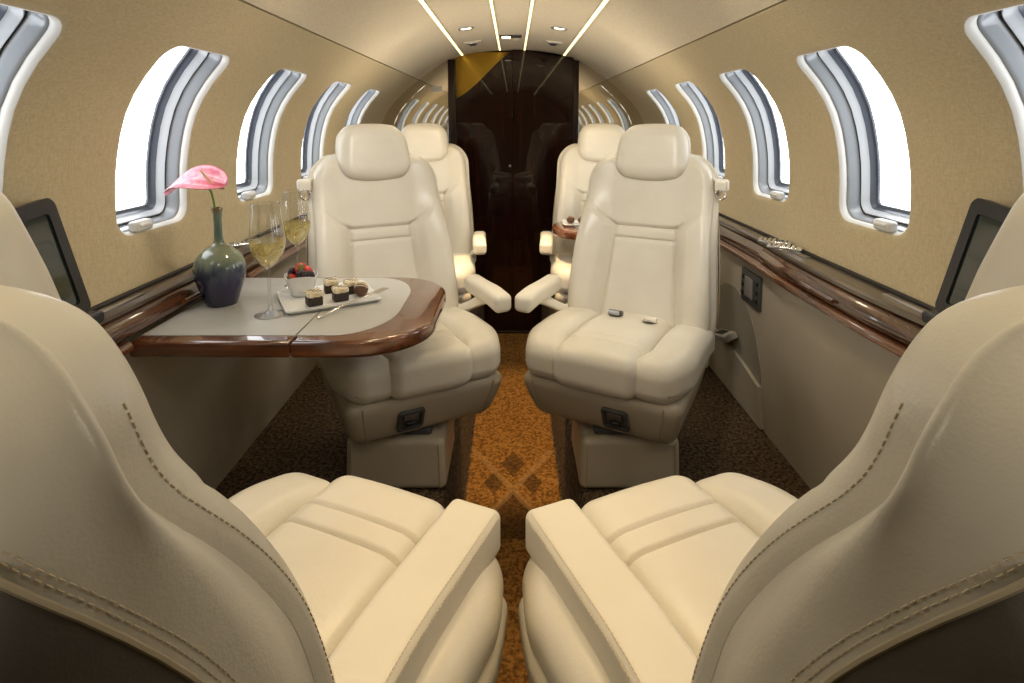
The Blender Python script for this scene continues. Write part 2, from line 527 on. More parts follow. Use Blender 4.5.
# floor with dropped aisle
AX, AD = .195, -.36
mb = MB()
prof = [(-.95, 0), (-AX - .008, 0), (-AX, -.008), (-AX + .004, AD + .01), (-AX + .012, AD), (AX - .012, AD), (AX - .004, AD + .01), (AX, -.008), (AX + .008, 0), (.95, 0)]
mb.loft([[(x, y, z) for x, z in prof] for y in np.linspace(Y0, Y1 + .1, 8)], closed=False)
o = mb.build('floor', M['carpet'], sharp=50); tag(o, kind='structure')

# forward bulkhead behind the camera
mb = MB()
mb.box((0, Y0 - .03, .55), (2.1, .06, 2.2), .004)
o = mb.build('wall_front', M['sidewall']); tag(o, kind='structure')
# rear bulkhead behind doors and mirrors
mb = MB()
mb.box((0, Y1 + .05, .55), (2.1, .06, 2.2), .004)
o = mb.build('wall_back', M['door']); tag(o, kind='structure')

# mirrors each side of the door
def prof_half(x0, x1, inset):
    pts = []
    for s in np.linspace(0, _ts[-1], 70):
        x, z = _sx(s), _sz(s)
        if x0 <= x <= x1: pts.append((x, z))
    return pts
for side, lab in ((-1, 'bronze mirror panel left of the dark door with small white placard'), (1, 'bronze mirror panel right of the dark door without any placard')):
    arc = [(x, z) for x, z in prof_half(.415, .9, 0)]
    poly = [(.858, 0.0)] + [(.835, .6)] + arc + [(.412, arc[-1][1] + .005), (.412, 0.0)]
    mb = MB()
    mb.loft([[(side * x, Y1 + dy, z) for x, z in poly] for dy in (0, .012)])
    o = mb.build('mirror', M['mirror'], sharp=30); tag(o, lab, 'mirror', 'bronze mirrors on the aft bulkhead')
# frame posts and the door
def wbox(name, c, s, m, parent=None, r=.003, kind=None, xf=None):
    mb = MB(); mb.box(c, s, r, 2, xf=xf); o = mb.build(name, m, parent)
    if kind: tag(o, kind=kind)
    return o
DY = Y1 - .02
wbox('trim_3', (-.392, DY, (1.447 + AD) / 2), (.05, .07, 1.447 - AD), M['door'], kind='structure')
wbox('trim_4', (.405, DY, (1.44 + AD) / 2), (.035, .07, 1.44 - AD), M['door'], kind='structure')
# bright metal edge on each post
wbox('trim_5', (-.419, DY - .036, .55), (.006, .006, 1.0), M['steel'], kind='structure')
wbox('trim_6', (.424, DY - .036, .55), (.006, .006, 1.0), M['steel'], kind='structure')
d1 = empty('door_1', (-.18, DY, AD)); tag(d1, kind='structure')
mb = MB()
# left leaf has a curved shoulder that follows the fuselage
top = [(-.366 + .361 * t, 1.20 + .30 * (math.sin(t * math.pi / 2)) ** 1.0 * (.35 + .65 * t) if t > 0 else 1.20) for t in np.linspace(0, 1, 16)]
poly = [(-.366, AD + .006)] + top + [(-.005, AD + .006)]
mb.loft([[(x + .18, dy, z - AD) for x, z in poly] for dy in (-.02, .01)])
mb.build('door_leaf', M['door'], d1, sharp=25)
mb = MB(); mb.box((.160, -.024, .765 - AD), (.016, .010, .016), .004, 3); mb.build('door_handle', M['steel'], d1)
d2 = empty('door_2', (.18, DY, AD)); tag(d2, kind='structure')
mb = MB()
poly = [(-.002, AD + .006), (-.002, 1.507), (.10, 1.503), (.16, 1.485), (.23, 1.47), (.386, 1.462), (.386, AD + .006)]
mb.loft([[(x - .18, dy, z - AD) for x, z in poly] for dy in (-.024, .01)])
mb.build('door_leaf', M['door'], d2, sharp=25)
# lit gap above the left leaf, its warm light painted as gold
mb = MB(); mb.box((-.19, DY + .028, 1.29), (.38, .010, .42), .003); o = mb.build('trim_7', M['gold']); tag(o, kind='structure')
# sill under the doors
mb = MB(); mb.box((0, DY, AD + .006), (.80, .07, .02), .004); o = mb.build('trim_8', M['door']); tag(o, kind='structure')

# placard on the left mirror
mb = MB(); mb.box((-.497, Y1 - .002, 1.263), (.075, .003, .034), .001)
o = mb.build('sign', M['plastic']); tag(o, 'small white placard stuck on the mirror left of the door', 'sign')

# ceiling strips
def zc(x):
    s = min(np.linspace(S_SEAM, _ts[-1], 600), key=lambda s: abs(_sx(s) - abs(x))); return _sz(s)
for x, w, lab in ((-.325, .013, 'far left warm ceiling light strip, outside the left downlight'), (-.084, .009, 'inner left warm ceiling light strip beside the middle ceiling panel'),
               (.074, .009, 'inner right warm ceiling light strip beside the middle ceiling panel'), (.328, .013, 'far right warm ceiling light strip, outside the right downlight')):
    z = zc(x); z2 = zc(x + .002 * (1 if x > 0 else -1))
    ang = -math.atan2(zc(x + .01) - zc(x - .01), .02)
    root = empty('light_strip', (x, (Y0 + Y1) / 2, z)); tag(root, lab, 'light strip', 'warm light strips along the ceiling')
    LN = Y1 - Y0 - .06
    mb = MB(); mb.box((0, 0, -.002), (w, LN, .006), .002); mb.build('diffuser', M['led'], root, rot=(0, ang, 0))
    mb = MB()
    for sg in (-1, 1): mb.box((sg * (w / 2 + .003), 0, -.001), (.005, LN, .008), .001)
    mb.build('channel', M['warmplastic'], root, rot=(0, ang, 0))
# downlights, vents and sign
def downlight(x, y, lab):
    z = zc(x); root = empty('downlight', (x, y, z)); tag(root, lab, 'downlight', 'round downlights in the ceiling')
    ang = -math.atan2(zc(x + .02) - zc(x - .02), .04)
    mb = MB(); mb.lathe([(.026, -.001), (.030, -.006), (.038, -.006), (.041, .002)], 36); mb.build('bezel', M['steel'], root, rot=(0, ang, 0))
    mb = MB(); mb.lathe([(0, -.003), (.026, -.003), (.026, 0)], 36); mb.build('lens', M['lamp_glow'], root, rot=(0, ang, 0))
downlight(-.226, 2.80, 'round ceiling downlight on the left, ahead of the left air vent')
downlight(.222, 2.80, 'round ceiling downlight on the right, ahead of the right air vent')
def vent(x, y, lab):
    z = zc(x); root = empty('air_vent', (x, y, z)); tag(root, lab, 'air vent', 'air vents in the ceiling')
    ang = -math.atan2(zc(x + .02) - zc(x - .02), .04)
    mb = MB(); mb.box((0, 0, -.003), (.10, .07, .010), .004); mb.build('plate', M['warmplastic'], root, rot=(0, ang, 0))
    mb = MB(); mb.lathe([(0, -.022), (.014, -.022), (.024, -.014), (.026, -.004), (.026, 0)], 28); mb.build('nozzle', M['darkgrey'], root, rot=(0, ang, 0))
    mb = MB(); mb.tube([(.030 * math.cos(a), .030 * math.sin(a), -.010) for a in np.linspace(0, 2 * math.pi, 29)[:-1]], .004, 8, closed=True); mb.build('ring', M['steel'], root, rot=(0, ang, 0))
vent(-.226, 3.27, 'small dark ceiling air vent near the top left of the door')
vent(.226, 3.27, 'small dark ceiling air vent near the top right of the door')
root = empty('ceiling_sign', (-.012, 3.13, zc(0))); tag(root, 'rectangular ceiling sign unit between the two inner light strips', 'ceiling light')
mb = MB(); mb.box((0, 0, -.003), (.115, .07, .010), .003); mb.build('housing', M['darkgrey'], root)
mb = MB(); mb.box((-.025, 0, -.009), (.045, .05, .006), .002); mb.build('lens', M['lamp_glow'], root)  # sign panel given the same glow as the downlights

# ------------------------------------------------------------------ seats
def yf(z): return -.165 - .29 * (z - .40)
ZT = .94
_bw = Spl([.27, .42, .55, .70, .80, .95], [.220, .238, .232, .222, .217, .212])
def bw(z):
    w = _bw(z)
    Rr = .105
    t = (z - (ZT - Rr)) / Rr
    if t > 0: w -= Rr * (1 - math.sqrt(max(0, 1 - min(t, 1) ** 2)))
    return w
def sidef(x): return smooth(.10, .205, abs(x))
# window-side and aisle-side outline of the wings, seen from the side
_ys = Spl([.26, .36, .44, .535, .620, .655, .696, .736, .770, .798, .855, .95], [-.150, -.150, -.152, -.160, -.179, -.195, -.219, -.248, -.276, -.296, -.315, -.335])
_yw = Spl([.26, .36, .44, .535, .588, .658, .699, .730, .770, .808, .87, .95], [-.120, -.118, -.125, -.143, -.157, -.179, -.199, -.217, -.244, -.266, -.283, -.290])
def yseam(x, z):
    k = sidef(x); return min(_ys(z), 0) * k + (yf(z) - .07) * (1 - k)
def chest(x):      # height of the seam under the shoulder pad
    return .690 + .095 * smooth(.085, .245, abs(x))
def gro(d, depth=.007, w=.006): return -depth * math.exp(-(d / w) ** 2)
def yfront(x, z):
    ax = abs(x)
    lower = 1 - smooth(chest(x) - .02, chest(x) + .02, z)
    cx = .105 + .02 * max(0, (.69 - z) / .30)
    c = yf(z) + lower * .028 * smooth(cx, cx + .045, ax) + (1 - lower) * .012 * (ax / .2) ** 2
    k = smooth(.12, .205, ax)
    y = c * (1 - k) + (_yw(z) + .004) * k
    y += gro(z - chest(x), .011 * (1 - .85 * smooth(.14, .205, ax)), .0065)
    if z < chest(x):
        y += gro(ax - cx, .010, .0055)
        if ax < cx: y += gro(z - .650, .007, .005)
    return y
def seat_back(root, mir):
    zs = list(np.linspace(.34, ZT - .03, 120)) + [ZT - .03 + .03 * math.sin(a) for a in np.linspace(0, math.pi / 2, 9)[1:]]
    # front pad
    mb = MB(); rings = []
    for z in zs:
        w = bw(z); re = .032
        top = max(0, (z - (ZT - .045)) / .045)
        bt = max(0, (.38 - z) / .04)
        th = math.sqrt(max(0, 1 - min(1, top) ** 2)) * math.sqrt(max(0.02, 1 - min(1, bt) ** 2))
        w = max(w, .02)
        xs = [-w + re * (1 - math.cos(a)) for a in np.linspace(0, math.pi / 2, 9)]
        xs = xs + list(np.linspace(-w + re, w - re, 84)[1:-1]) + [-x for x in reversed(xs)]
        ring = []
        for x in xs:
            e = max(0, (abs(x) - (w - re)) / re)
            k = math.sqrt(max(0, 1 - e * e)) * th
            ys_ = yseam(x, z)
            ring.append((x, ys_ + (yfront(x, z) - ys_) * k, z))
        for x in np.linspace(w, -w, 30): ring.append((x, yseam(x, z) - .012, z))
        rings.append(ring)
    mb.loft(rings)
    mb.build('backrest', M['leather'], root, mirror=mir, sharp=60)
    # leather wrapped shell
    def yback(z): return yf(z) - .155 + .050 * smooth(.60, .90, z)
    def shell_ring(z, off=0.0):
        w = bw(z) + .004 + off; rb = .085
        top = max(0, (z - (ZT - .05)) / .05)
        w = max(w, .03)
        yb = yback(z) - off
        if top > 0: yb += (yf(z) - .03 - yb) * (1 - math.sqrt(max(0, 1 - min(1, top) ** 2)))
        ring = []
        ys_ = yseam(w, z) - .004
        rb = min(rb, w * .8, max(.004, (ys_ - yb) * .85))
        for t in [q * q for q in np.linspace(0, 1, 10)]: ring.append((w + .004 - .010 * math.sqrt(max(0, 1 - min(1, t * 3.6) ** 2)) + .006 * math.sin(math.pi * t), ys_ + (yb + rb - ys_) * t, z))
        for a in np.linspace(0, math.pi / 2, 9)[1:]: ring.append((w - rb + rb * math.cos(a), yb + rb - rb * math.sin(a), z))
        for x in np.linspace(w - rb, -(w - rb), 16)[1:-1]: ring.append((x, yb - .02 * (1 - (x / w) ** 2), z))
        half = [(-p[0], p[1], p[2]) for p in reversed(ring[:18])]
        return ring + half
    zs2 = list(np.linspace(.27, ZT - .03, 56)) + [ZT - .03 + .028 * math.sin(a) for a in np.linspace(0, math.pi / 2, 8)[1:]]
    rings = []
    for z in zs2:
        r = shell_ring(z)
        w = bw(z)
        front = [(x, yseam(x, z) - .008, z) for x in np.linspace(-w, w, 18)[1:-1]]
        rings.append(r + front)
    mb = MB(); mb.loft(rings)
    shell = mb.build('back_shell', M['leather'], root, mirror=mir, sharp=60)
    # darker rear panel following the shell, set in from the leather band
    def walk(z, dist, off):
        """point at a distance along the shell ring, from its front edge"""
        r = [Vector(p) for p in shell_ring(z, off)]
        acc = 0
        for a, b in zip(r, r[1:]):
            l = (b - a).length
            if acc + l >= dist: return a.lerp(b, (dist - acc) / max(l, 1e-9)), r
            acc += l
        return r[-1], r
    def ringlen(z):
        r = shell_ring(z, 0); return sum(math.dist(a, b) for a, b in zip(r, r[1:]))
    def band(z): 
        return .082
    ZP = .922; HP = .17
    def inset(z):
        full = ringlen(z) / 2 - .002
        b = band(z)
        t = max(0, (z - (ZP - HP)) / HP)
        return b + (full - b) * (1 - math.sqrt(max(0, 1 - min(1, t) ** 2)))
    mb = MB(); prs = []
    zz = list(np.linspace(.285, ZP - HP, 20)) + [ZP - HP + HP * math.sin(a) for a in np.linspace(0, math.pi / 2, 30)[1:]]
    for z in zz:
        tot = ringlen(z); d0 = inset(z)
        prs.append([tuple(walk(z, d, .0035)[0]) for d in np.linspace(d0, tot - d0, 36)])
    mb.loft(prs, closed=False)
    edge = [p[0] for p in prs] + [p[-1] for p in reversed(prs)]
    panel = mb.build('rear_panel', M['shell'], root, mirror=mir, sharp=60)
    mb = MB(); mb.tube(edge, .0022, 6); mb.build('piping', M['piping'], panel, mirror=mir)
    # stitching: dashes beside the panel seam and along the pad edge
    mb = MB()
    def dashes(path, L_=.0042, gap=.0026, r=.0006):
        mb = MB()
        d = [0]
        for i in range(1, len(path)): d.append(d[-1] + math.dist(path[i], path[i - 1]))
        t = 0
        while t + L_ < d[-1]:
            a = [np.interp(t, d, [p[k] for p in path]) for k in range(3)]
            b = [np.interp(t + L_, d, [p[k] for p in path]) for k in range(3)]
            mb.tube([a, b], r, 5)
            t += L_ + gap
        mb.build('stitching', M['stitch'], shell, mirror=mir)
    for dlt in (.008, .014):
        for sg in (1, -1):
            path = []
            for z in zz[:-2]:
                p = walk(z, max(.004, inset(z) - dlt), .0004)[0]
                path.append((sg * p.x, p.y, p.z))
            dashes(path)
    for sg in (-1, 1):
        path = []
        for z in np.linspace(.40, .86, 70):
            w = bw(z)
            # a little in from the front edge, on the rounded side of the pad
            e = .93; x = w - .032 + .032 * e
            k = math.sqrt(1 - e * e); y0_ = yseam(x, z)
            path.append((sg * (x + .0006), y0_ + (yfront(x, z) - y0_) * k, z))
        dashes(path)
    # piping in the valley between pad and shell
    for sg in (-1, 1):
        mb = MB(); mb.tube([(sg * (bw(z) - .0035), _ys(z) - .001, z) for z in np.linspace(.36, ZT - .07, 60)], .0028, 6)
        mb.build('piping', M['piping'], shell, mirror=mir)

def make_seat(mir, arm_down, name='cabin_seat'):
    """faces local +y, aisle side is local +x (or -x when mirrored)"""
    root = empty(name)
    # ---- cushion
    def pad(x, y, z):
        if z > .37:
            z += .006 * math.cos(min(1.5, abs(x) / .12 * 1.3)) + .004
            dz = gro(y - .165, .0085, .0034) + gro(y - .117, .0085, .0034)
            z += dz
        z -= .030 * smooth(.05, -.25, y) if z > .33 else 0
        return (x, y, z)
    mb = MB(); mb.box((0, .02, .366), (.246, .50, .116), .042, 7, (14, 150, 2), pad)
    mb.build('seat_cushion', M['leather'], root, mirror=mir, sharp=60)
    def bol(x0, x1, z1, yfr):
        def d(x, y, z):
            cx = (x0 + x1) / 2
            t = (y - .0) / .25
            if z > .35: z -= .030 * smooth(.05, -.25, y) + .010 * smooth(.15, .27, y)
            sgn = 1 if cx > 0 else -1
            x -= sgn * .035 * smooth(.12, yfr, y)        # front corner sweeps in
            return (x, y, z)
        mb = MB(); h = z1 - .308
        mb.box(((x0 + x1) / 2, (yfr - .23) / 2, .308 + h / 2), (x1 - x0, yfr + .23, h), .046, 7, (4, 24, 2), d)
        return mb
    bol(-.252, -.121, .432, .252).build('seat_bolster', M['leather'], root, mirror=mir, sharp=60)
    if arm_down:
        bol(.121, .258, .405, .252).build('seat_bolster', M['leather'], root, mirror=mir, sharp=60)
    else:
        bol(.121, .252, .432, .252).build('seat_bolster', M['leather'], root, mirror=mir, sharp=60)
    # ---- skirt
    def skirt(x, y, z):
        t = max(0, min(1, (.31 - z) / .17))
        x *= 1 - .17 * t ** 1.3
        y = y - (.075 * t ** 1.4 if y > 0 else -.05 * t)
        return (x, y, z)
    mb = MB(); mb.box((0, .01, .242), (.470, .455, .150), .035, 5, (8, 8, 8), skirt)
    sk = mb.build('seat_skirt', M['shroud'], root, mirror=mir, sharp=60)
    for sx in (-1, 1):
        mb = MB(); path = []
        for z in np.linspace(.180, .305, 10):
            x, y, _ = skirt(sx * .19, .2375, z); path.append((x, y + .0005, z))
        mb.tube(path, .0018, 6)
        mb.build('piping', M['piping'], sk, mirror=mir)
    # ---- latch recess
    lx = -.055
    mb = MB(); tilt = Matrix.Translation((lx, .216, .236)) @ Matrix.Rotation(R(-22), 4, 'X')
    outer = roundrect(.038, .036, .010, 4, 1); inner = roundrect(.030, .028, .007, 4, 1)
    mb.loft([[(x, -.01, z) for x, z in outer], [(x, .005, z) for x, z in outer], [(x, .007, z) for x, z in roundrect(.036, .034, .010, 4, 1)], [(x, .007, z) for x, z in inner], [(x, .000, z) for x, z in inner]], cap=True)
    mb.v = [tuple(tilt @ Vector(p)) for p in mb.v]
    la = mb.build('latch', M['darkgrey'], root, mirror=mir)
    mb = MB(); mb.box((0, .002, .011), (.042, .008, .022), .003); mb.v = [tuple(tilt @ Vector(p)) for p in mb.v]
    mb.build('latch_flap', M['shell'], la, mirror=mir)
    mb = MB(); mb.box((0, .004, -.013), (.028, .012, .014), .006, 3); mb.v = [tuple(tilt @ Vector(p)) for p in mb.v]
    mb.build('latch_button', M['black'], la, mirror=mir)
    # ---- backrest and headrest
    seat_back(root, mir)
    yh = yf(.95) + (.015 if arm_down else 0)
    hz = -.034 if arm_down else 0
    hwid = .236 if arm_down else .250
    def hd(x, y, z):
        u = (z - .95) / .10
        x *= 1 - .13 * max(0, u) ** 1.6 + .03 * max(0, -u)
        y -= .30 * (z - .95)
        if u < 0: z -= .024 * (1 - (x / .125) ** 2) * min(1, -u)
        else: z -= .022 * (abs(x) / .125) ** 2.5 * u
        return (x, y, z + hz)
    mb = MB(); mb.box((0, yh - .015, .955), (hwid, .110, .178), .046, 7, (14, 4, 10), hd)
    h = mb.build('headrest', M['leather'], root, mirror=mir, sharp=60)
    # ---- aisle armrest
    if arm_down:
        def ad(x, y, z): return (x + .012 * smooth(.05, -.2, y), y, z - .012 * smooth(0, -.25, y))
        mb = MB(); mb.box((.171, .025, .418), (.088, .44, .070), .014, 4, (2, 12, 2), ad)
        a = mb.build('armrest', M['leather_arm'], root, mirror=mir, sharp=60)
        mb = MB()
        for dz, dx in ((.0, .0446), ):
            p = [ad(.171 + .0442, y, .446) for y in np.linspace(-.17, .23, 64)]
            q = [ad(.171 + .038, y, .4535) for y in np.linspace(-.17, .23, 64)]
            for pp in (p, q):
                mb = MB()
                for i in range(0, len(pp) - 1, 1): mb.tube([pp[i], tuple(Vector(pp[i]).lerp(Vector(pp[i + 1]), .62))], .0007, 5)
                mb.build('stitching', M['stitch'], a, mirror=mir)
        # side skirt plate under the armrest
        def sp(x, y, z): return (x - .03 * smooth(.10, .24, y) - .03 * max(0, (.30 - z) / .15), y, z)
        mb = MB(); mb.box((.240, .0, .262), (.05, .45, .15), .02, 4, (1, 8, 3), sp)
        mb.build('side_cover', M['leather'], root, mirror=mir, sharp=60)
    else:
        def ad(x, y, z): return (x + .006 * smooth(.0, -.12, y), y, z + .12 * (y - .03) * .2 - .012 * smooth(.05, .17, y) )
        mb = MB(); mb.box((.272, .012, .497), (.060, .270, .058), .018, 4, (2, 8, 2), ad)
        a = mb.build('armrest', M['leather_arm'], root, mirror=mir, sharp=60)
        mb = MB(); P0, P1 = Vector((.235, -.15, .385)), Vector((.272, .02, .478))
        pts = [P0.lerp(P1, t) for t in np.linspace(0, 1, 8)]
        vs = []
        rings = []
        for t, p in zip(np.linspace(0, 1, 8), pts):
            wx, wy = .013, .026 - .006 * math.sin(math.pi * t)
            rings.append([(p.x + a_ * wx, p.y + b_ * wy * .6, p.z - b_ * wy * .55) for a_, b_ in [(math.copysign(abs(math.cos(q)) ** .5, math.cos(q)), math.copysign(abs(math.sin(q)) ** .5, math.sin(q))) for q in np.linspace(0, 2 * math.pi, 25)[:-1]]])
        mb.loft(rings)
        mb.build('armrest_strut', M['warmplastic'], a, mirror=mir)
        mb = MB(); mb.box((.236, -.16, .382), (.05, .085, .060), .022, 4); mb.build('armrest_hinge', M['warmplastic'], a, mirror=mir)
    # ---- shoulder belt guide on the window side
    zz_ = .835; xg = -.232
    yg = yf(zz_) - .03
    mb = MB()
    mb.tube([(-.13, yf(.90) - .01, .895), (-.17, yf(.88) - .005, .882), (xg + .01, yg + .015, zz_ + .02)], .007, 8)
    mb.build('belt_strap', M['strap'], root, mirror=mir)
    mb = MB(); mb.box((xg - .006, yg + .012, zz_ + .006), (.042, .05, .040), .009, 3); g = mb.build('belt_guide', M['warmplastic'], root, mirror=mir)
    mb = MB(); mb.tube([(xg - .006 + .016 * math.cos(a_), yg + .034, zz_ - .022 + .016 * math.sin(a_)) for a_ in np.linspace(0, 2 * math.pi, 17)[:-1]], .0035, 6, closed=True)
    mb.build('belt_ring', M['chrome'], g, mirror=mir)
    if not arm_down:
        mb = MB(); tl = Matrix.Translation((.045, -.085, .424)) @ Matrix.Rotation(R(18), 4, 'X')
        mb.box((0, 0, .006), (.040, .046, .018), .005, 3, xf=tl); b = mb.build('belt_buckle', M['black'], root, mirror=mir)
        mb = MB(); mb.box((0, .012, .016), (.030, .016, .004), .0015, 2, xf=tl); mb.box((0, .0235, .006), (.038, .003, .014), .001, 2, xf=tl); mb.build('buckle_plate', M['steel'], b, mirror=mir)
        mb = MB(); tl = Matrix.Translation((-.07, -.075, .424)) @ Matrix.Rotation(R(14), 4, 'X')
        mb.box((0, 0, .006), (.044, .024, .016), .005, 3, xf=tl); b = mb.build('belt_tongue', M['warmplastic'], root, mirror=mir)
        mb = MB(); mb.box((0, .020, .003), (.034, .028, .004), .0015, 2, xf=tl); mb.build('tongue_blade', M['steel'], b, mirror=mir)
    return root

def pedestal(root, cx, cy, rz):
    """floor box that stays square to the cabin while the seat swivels on it"""
    inv = Matrix.Rotation(-rz, 3, 'Z')
    off = inv @ Vector((cx - root.location.x, cy - root.location.y, 0))
    mb = MB()
    def tp(x, y, z): return (x * (1 - .04 * z / .16), y * (1 - .04 * z / .16), z)
    mb.box((0, 0, .079), (.29, .26, .152), .02, 4, (2, 2, 2), tp)
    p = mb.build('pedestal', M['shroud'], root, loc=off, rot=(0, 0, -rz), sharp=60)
    for sx in (-1, 1):
        mb = MB(); mb.tube([tp(sx * .128, -.1305, z) for z in np.linspace(.015, .14, 6)], .0025, 6)
        mb.build('piping', M['piping'], p)
    mb = MB(); mb.box((0, 0, .160), (.20, .20, .03), .01, 2); mb.build('swivel_plate', M['darkgrey'], p)

near_l = make_seat(False, True)      # aisle side on occupant's right
near_r = make_seat(True, True)
far_r = make_seat(False, False)
far_l = make_seat(True, False)
row_r = copy_tree(far_r)
row_l = copy_tree(far_l)
G = 'cream leather swivel seats'
for o, x, y, rz, px, lab in (
    (near_l, -.31, .69, -23.5, -.36, 'cream leather swivel seat seen from behind, at the monitor left of the aisle'),
    (near_r, .31, .69, 23.5, .36, 'cream leather swivel seat seen from behind, at the monitor right of the aisle'),
    (far_l, -.335, 1.71, 208, -.335, 'cream leather swivel seat facing us behind the folding table with wine glasses'),
    (far_r, .335, 1.71, 152, .335, 'cream leather swivel seat facing us with open belt buckles on its cushion'),
    (row_l, -.43, 2.60, 185, -.40, 'cream leather seat in the back row, left of the dark door'),
    (row_r, .43, 2.60, 175, .40, 'cream leather seat in the back row, right of the dark door beside a small table')):
    o.location = (x, y, 0); o.rotation_euler = (0, 0, R(rz))
    tag(o, lab, 'seat', G)
    if y < 1:
        for ch in o.children:
            if ch.name.split('.')[0] in ('backrest', 'back_shell', 'rear_panel', 'headrest'): ch.scale = (1, 1, 1.03)
    pedestal(o, px, 1.655 if 1 < y < 2 else y, R(rz))

# ------------------------------------------------------------------ side ledges
def ledge(side):
    root = empty('side_ledge', (side * .84, 1.9, .56))
    tag(root, 'glossy walnut side ledge under the %s windows' % ('left-hand' if side < 0 else 'right-hand'), 'ledge', 'walnut side ledges')
    o_ = Vector(root.location)
    def bul(y): return (.020 if side > 0 else 0) * math.exp(-((y - 1.45) / .33) ** 4)
    def xf(x, y, z): return (side * x - o_.x, y - o_.y, z - o_.z)
    ys = np.linspace(Y0 + .02, Y1 - .02, 120)
    # top board
    mb = MB()
    mb.loft([[xf(x - (b * bul(y)), y, z) for x, z, b in ((.869, .662, 0), (.869, .650, 0), (.838, .640, 1), (.828, .644, 1), (.828, .652, 1), (.833, .657, 1))] for y in ys])
    mb.build('ledge_top', M['wood_top'], root)
    mb = MB()   # dark strip in place of the shadow gap under the wall fabric
    mb.loft([[xf(x, y, z) for x, z in ((.8705, .660), (.864, .660), (.863, .667), (.866, .670), (.8705, .670))] for y in ys]); mb.build('shadow_gap', M['dark_gap'], root)
    # face, split in three runs by upright joints
    for (ya, yb, nm, bulge) in ((Y0 + .02, 1.10, 'fascia', 0), (1.106, 1.84, 'drawer', 1), (1.846, Y1 - .02, 'fascia', 0)):
        yy = np.linspace(ya, yb, 60)
        mb = MB()
        def sec(y):
            b = bul(y)
            q = .010 * bulge
            return [(.834 - b, .641), (.828 - b - q * .4, .634), (.822 - b - q, .618), (.820 - b - q, .604), (.822 - b - q * .5, .594), (.828 - b, .592), (.86, .592), (.86, .641)]
        mb.loft([[xf(x, y, z) for x, z in sec(y)] for y in yy])
        f = mb.build(nm, M['wood'], root, sharp=50)
        if bulge:
            mb = MB()
            mb.tube([xf(.822 - bul(y) - q_ - .006, y, .612) for y, q_ in zip(np.linspace(1.36, 1.52, 8), [.010] * 8)], .006, 8)
            mb.build('drawer_pull', M['wood_trim'], f)
    # bottom moulding, interrupted where the table slides out
    for ya, yb in (((Y0 + .02, 1.160), (1.695, Y1 - .02)) if side < 0 else ((Y0 + .02, Y1 - .02),)):
        mb = MB()
        mb.loft([[xf(x - bul(y) * .9 * k, y, z) for x, z, k in ((.824, .590, 1), (.806, .588, 1), (.800, .580, 1), (.802, .570, 1), (.814, .566, 1), (.831, .566, 0), (.831, .590, 0))] for y in np.linspace(ya, yb, 60)])
        mb.build('moulding', M['wood_trim'], root, sharp=50)
    # pale labels let into the top
    for y, w in ((1.20, .13), (1.66, .10)):
        mb = MB(); mb.box(xf(.850, y, .6605), (.018, w, .005), .001); mb.build('label_plate', M['steel'], root, rot=(0, 0, 0))
    return root
for s in (-1, 1): ledge(s)

# chrome levers on the ledge
def lever(x, y, rz, lab):
    root = empty('chrome_lever', (x, y, .664), rz); tag(root, lab, 'lever', 'chrome levers on the side ledges')
    mb = MB(); mb.box((0, 0, .004), (.016, .10, .008), .003); mb.build('plate', M['chrome'], root)
    mb = MB()
    for k in range(7): mb.tube([(-.007, -.04 + k * .0135, .012), (.007, -.04 + k * .0135, .012)], .0045, 8)
    mb.build('knuckle', M['chrome'], root)
    mb = MB(); mb.tube([(-.004, -.045, .01), (-.02, -.055, .012), (-.03, -.05, .012)], .006, 8); mb.build('tip', M['chrome'], root)
lever(.835, 1.79, R(52), 'chrome lever lying on the right ledge, farther of the pair by the control panel')
lever(.828, 1.71, R(52), 'chrome lever lying on the right ledge, nearer of the pair by the control panel')
lever(-.845, 1.76, R(-52), 'chrome lever lying on the left ledge behind the vase')

# control panel, pocket and handset on the right wall
XW = .832
root = empty('control_panel', (XW, 1.93, .475)); tag(root, 'dark grey wall control panel with a pale screen below the right ledge', 'control panel')
rx = R(0)
mb = MB(); mb.box((-.004, 0, 0), (.010, .155, .115), .003, 2); mb.build('plate', M['darkgrey'], root)
mb = MB(); mb.box((-.010, 0.01, 0), (.005, .062, .070), .001, 2); mb.build('screen', mat('pale lcd', (.30, .27, .25), .3), root)
mb = MB()
for sy in (-.055, .062):
    for z in (-.03, 0, .03): mb.box((-.010, sy, z), (.005, .016, .014), .002, 2)
mb.build('button', M['black'], root)
root = empty('wall_pocket', (XW, 2.08, .10)); tag(root, 'arched storage pocket in the right side wall below the control panel', 'pocket')
mb = MB()
def arch_(y0, y1, z0, z1, zc_):
    pts = [(y0, z0)] + [(y1, z0), (y1, zc_)] + [((y0 + y1) / 2 + (y1 - y0) / 2 * math.cos(a), zc_ + (z1 - zc_) * math.sin(a)) for a in np.linspace(0, math.pi, 24)[1:-1]] + [(y0, zc_)]
    return pts
pts = arch_(-.235, .27, -.02, .335, .08)
def wx(z): return np.interp(z + .10, [0, .10, .30, .52], [.856, .842, .832, .832]) - XW
mb.loft([[(d + wx(z), y, z) for y, z in pts] for d in (.004, -.003)])
mb.build('recess', mat('pocket recess shade', (.30, .265, .205), .7), root)  # flat arch; darker colour stands for the shade of the hollow
mb = MB()
pp = [(-.235, -.09), (.29, -.09), (.29, .09), (.02, .16), (-.12, .165), (-.235, .10)]
pp = [(-.24, -.09), (.29, -.09), (.29, .115), (.15, .11), (0.0, .10), (-.12, .085), (-.24, .06)]
pp = [(-.24, -.09), (-.1, -.09), (.1, -.09), (.29, -.09), (.29, 0), (.29, .115), (.15, .11), (0.0, .10), (-.12, .085), (-.24, .06), (-.24, 0)]
mb.loft([[(d + wx(z), y, z) for y, z in pp] for d in (.004, -.010, -.014)])
mb.build('front', M['sidewall'], root, sharp=30)
